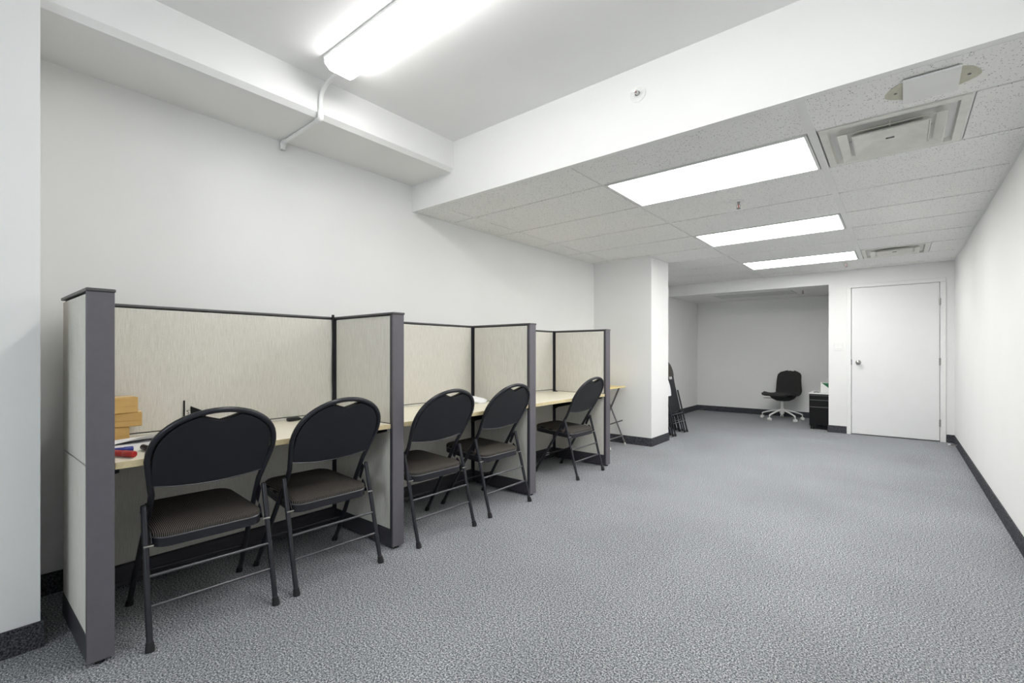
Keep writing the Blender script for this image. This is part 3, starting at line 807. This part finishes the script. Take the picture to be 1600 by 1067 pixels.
sheet(.490, .545, ZT+.0210, .15, .18, -.25, 'small curled sheet on top of the paper stack', .0012, 'paper', .030)
def marker(a, b_, r, body, cap, label):
    a, b_ = Vector(a), Vector(b_); d_ = (b_-a).normalized(); L = (b_-a).length
    rz = math.atan2(d_.y, d_.x); ry = -math.asin(d_.z)
    t = thing('marker_pen', label, 'marker', a, 0, 'marker pens'); t.rotation_euler = (0, ry, rz)
    b = B(); tube(b, [(0, 0, 0), (.004, 0, 0), (L*.62, 0, 0)], [r*.8, r, r], 14); obj('barrel', b, M[body], t, True)
    b = B(); tube(b, [(L*.62, 0, 0), (L*.63, 0, 0), (L-.003, 0, 0), (L, 0, 0)], [r*1.02, r*1.1, r*1.05, r*.8], 14); obj('cap', b, M[cap], t, True)
    return t
marker((.655, .428, ZT+.0145), (.775, .487, ZT+.0145), .012, 'red', 'red', 'red marker pen at the near edge of the first desk')
marker((.640, .432, ZT+.016), (.645, .510, ZT+.016), .0105, 'blue', 'blue', 'blue marker pen lying behind the red marker')
marker((.625, .545, ZT+.0155), (.725, .560, ZT+.0125), .0110, 'black', 'black', 'black marker pen beside the blue marker')
marker((.740, .535, ZT+.0130), (.785, .600, ZT+.0130), .0115, 'rubber', 'darktrim', 'short thick black marker nearest the desk edge')
t = thing('tape_dispenser', 'small translucent tape dispenser among the markers on the first desk', 'tape dispenser', (.668, .625, ZT), .5)
b = B(); tube(b, [(.022*math.cos(i*PI/10), 0, .024+.022*math.sin(i*PI/10)) for i in range(20)], .008, 8, closed=True); obj('tape_roll', b, M['clear'], t, True)
b = B(); prism(b, [(-.03, 0), (.05, 0), (.055, .012), (.02, .016), (-.03, .012)], 'Y', -.010, .010); obj('holder', b, M['clear'], t)
# dark cards on the back panel
t = thing('pinned_card', 'small card with a black bar and black slanted block pinned to the beige panel', 'card', (.2055, .865, .825))
b = B(); bx(b, 0, -.050, -.065, .0012, .046, -.004); obj('card', b, M['paper2'], t)
b = B(); bx(b, .001, -.0565, -.075, .003, -.0495, .054); prism(b, [(-.025, .022), (-.025, -.065), (.046, -.065), (.046, -.013)], 'X', .001, .0028); obj('black_print', b, M['black'], t)
def text(s, size, loc, rot, mat, parent, depth=.0004):
    cu = bpy.data.curves.new('lettering', 'FONT'); cu.body = s; cu.size = size; cu.extrude = depth; cu.align_x = 'CENTER'
    o = bpy.data.objects.new('lettering', cu); me = bpy.data.meshes.new_from_object(o); bpy.data.objects.remove(o)
    me.materials.append(mat); o = bpy.data.objects.new('lettering', me); C.objects.link(o); o.location = loc; o.rotation_euler = rot; o.parent = parent
    return o
text('S', .030, (.0018, -.036, -.018), (PI/2, 0, PI/2), M['black'], t)
text('2', .030, (.0018, -.036, -.046), (PI/2, 0, PI/2), M['black'], t)
# cable in the corner of the first cubicle with a socket block on the desk
t = thing('power_cable', 'black cable hanging in the corner of the nearest cubicle with its plug on the desk', 'cable', (0, 0, 0))
b = B()
P = [(.222, 1.640, 1.364), (.218, 1.634, 1.35), (.216, 1.636, 1.20), (.217, 1.633, 1.05), (.222, 1.630, .95), (.216, 1.636, .87), (.222, 1.628, .78), (.235, 1.61, .730), (.262, 1.56, .722), (.285, 1.49, .722), (.272, 1.43, .722), (.267, 1.395, .724)]
tube(b, smoothpath(P, 6), .0035, 8)
P = [(.212, 1.640, 1.362), (.212, 1.642, 1.15), (.220, 1.640, .97), (.226, 1.628, .93), (.213, 1.640, .85), (.228, 1.632, .745), (.23, 1.62, .724)]
tube(b, smoothpath(P, 6), .003, 8)
obj('cord', b, M['rubber'], t, True)
b = B(); tube(b, [(.218, 1.636, 1.352), (.218, 1.636, 1.372)], .009, 10); obj('cable_clip', b, M['rubber'], t, True)
b = B(); rbox(b, .268, 1.352, .719, .030, .075, .020, .05, .006); tube(b, [(.268, 1.385, .728), (.268, 1.40, .726)], [.008, .005], 8); obj('plug', b, M['rubber'], t, True)
# crumpled paper on the middle desk
b = B(); bmesh.ops.create_icosphere(b, subdivisions=3, radius=1)
rs = random.Random(3); dirs = [Vector((rs.uniform(-1, 1), rs.uniform(-1, 1), rs.uniform(-1, 1))).normalized() for _ in range(14)]
for v in b.verts:
    k = min(1.0, min(1.25/max(.35, v.co.normalized().dot(q)+.55) for q in dirs)); v.co = v.co*k*(1+rs.uniform(-.04, .04))
    v.co = Vector((v.co.x*.10, v.co.y*.13, max(-.0, v.co.z+.3)*.042*(1.0-.6*v.co.y*.7)))
tag(obj('crumpled_paper', b, M['paper'], None, False, (.385, 2.80, ZT+.0005)), 'crumpled white paper on the middle desk behind the chair by the third divider', 'paper')
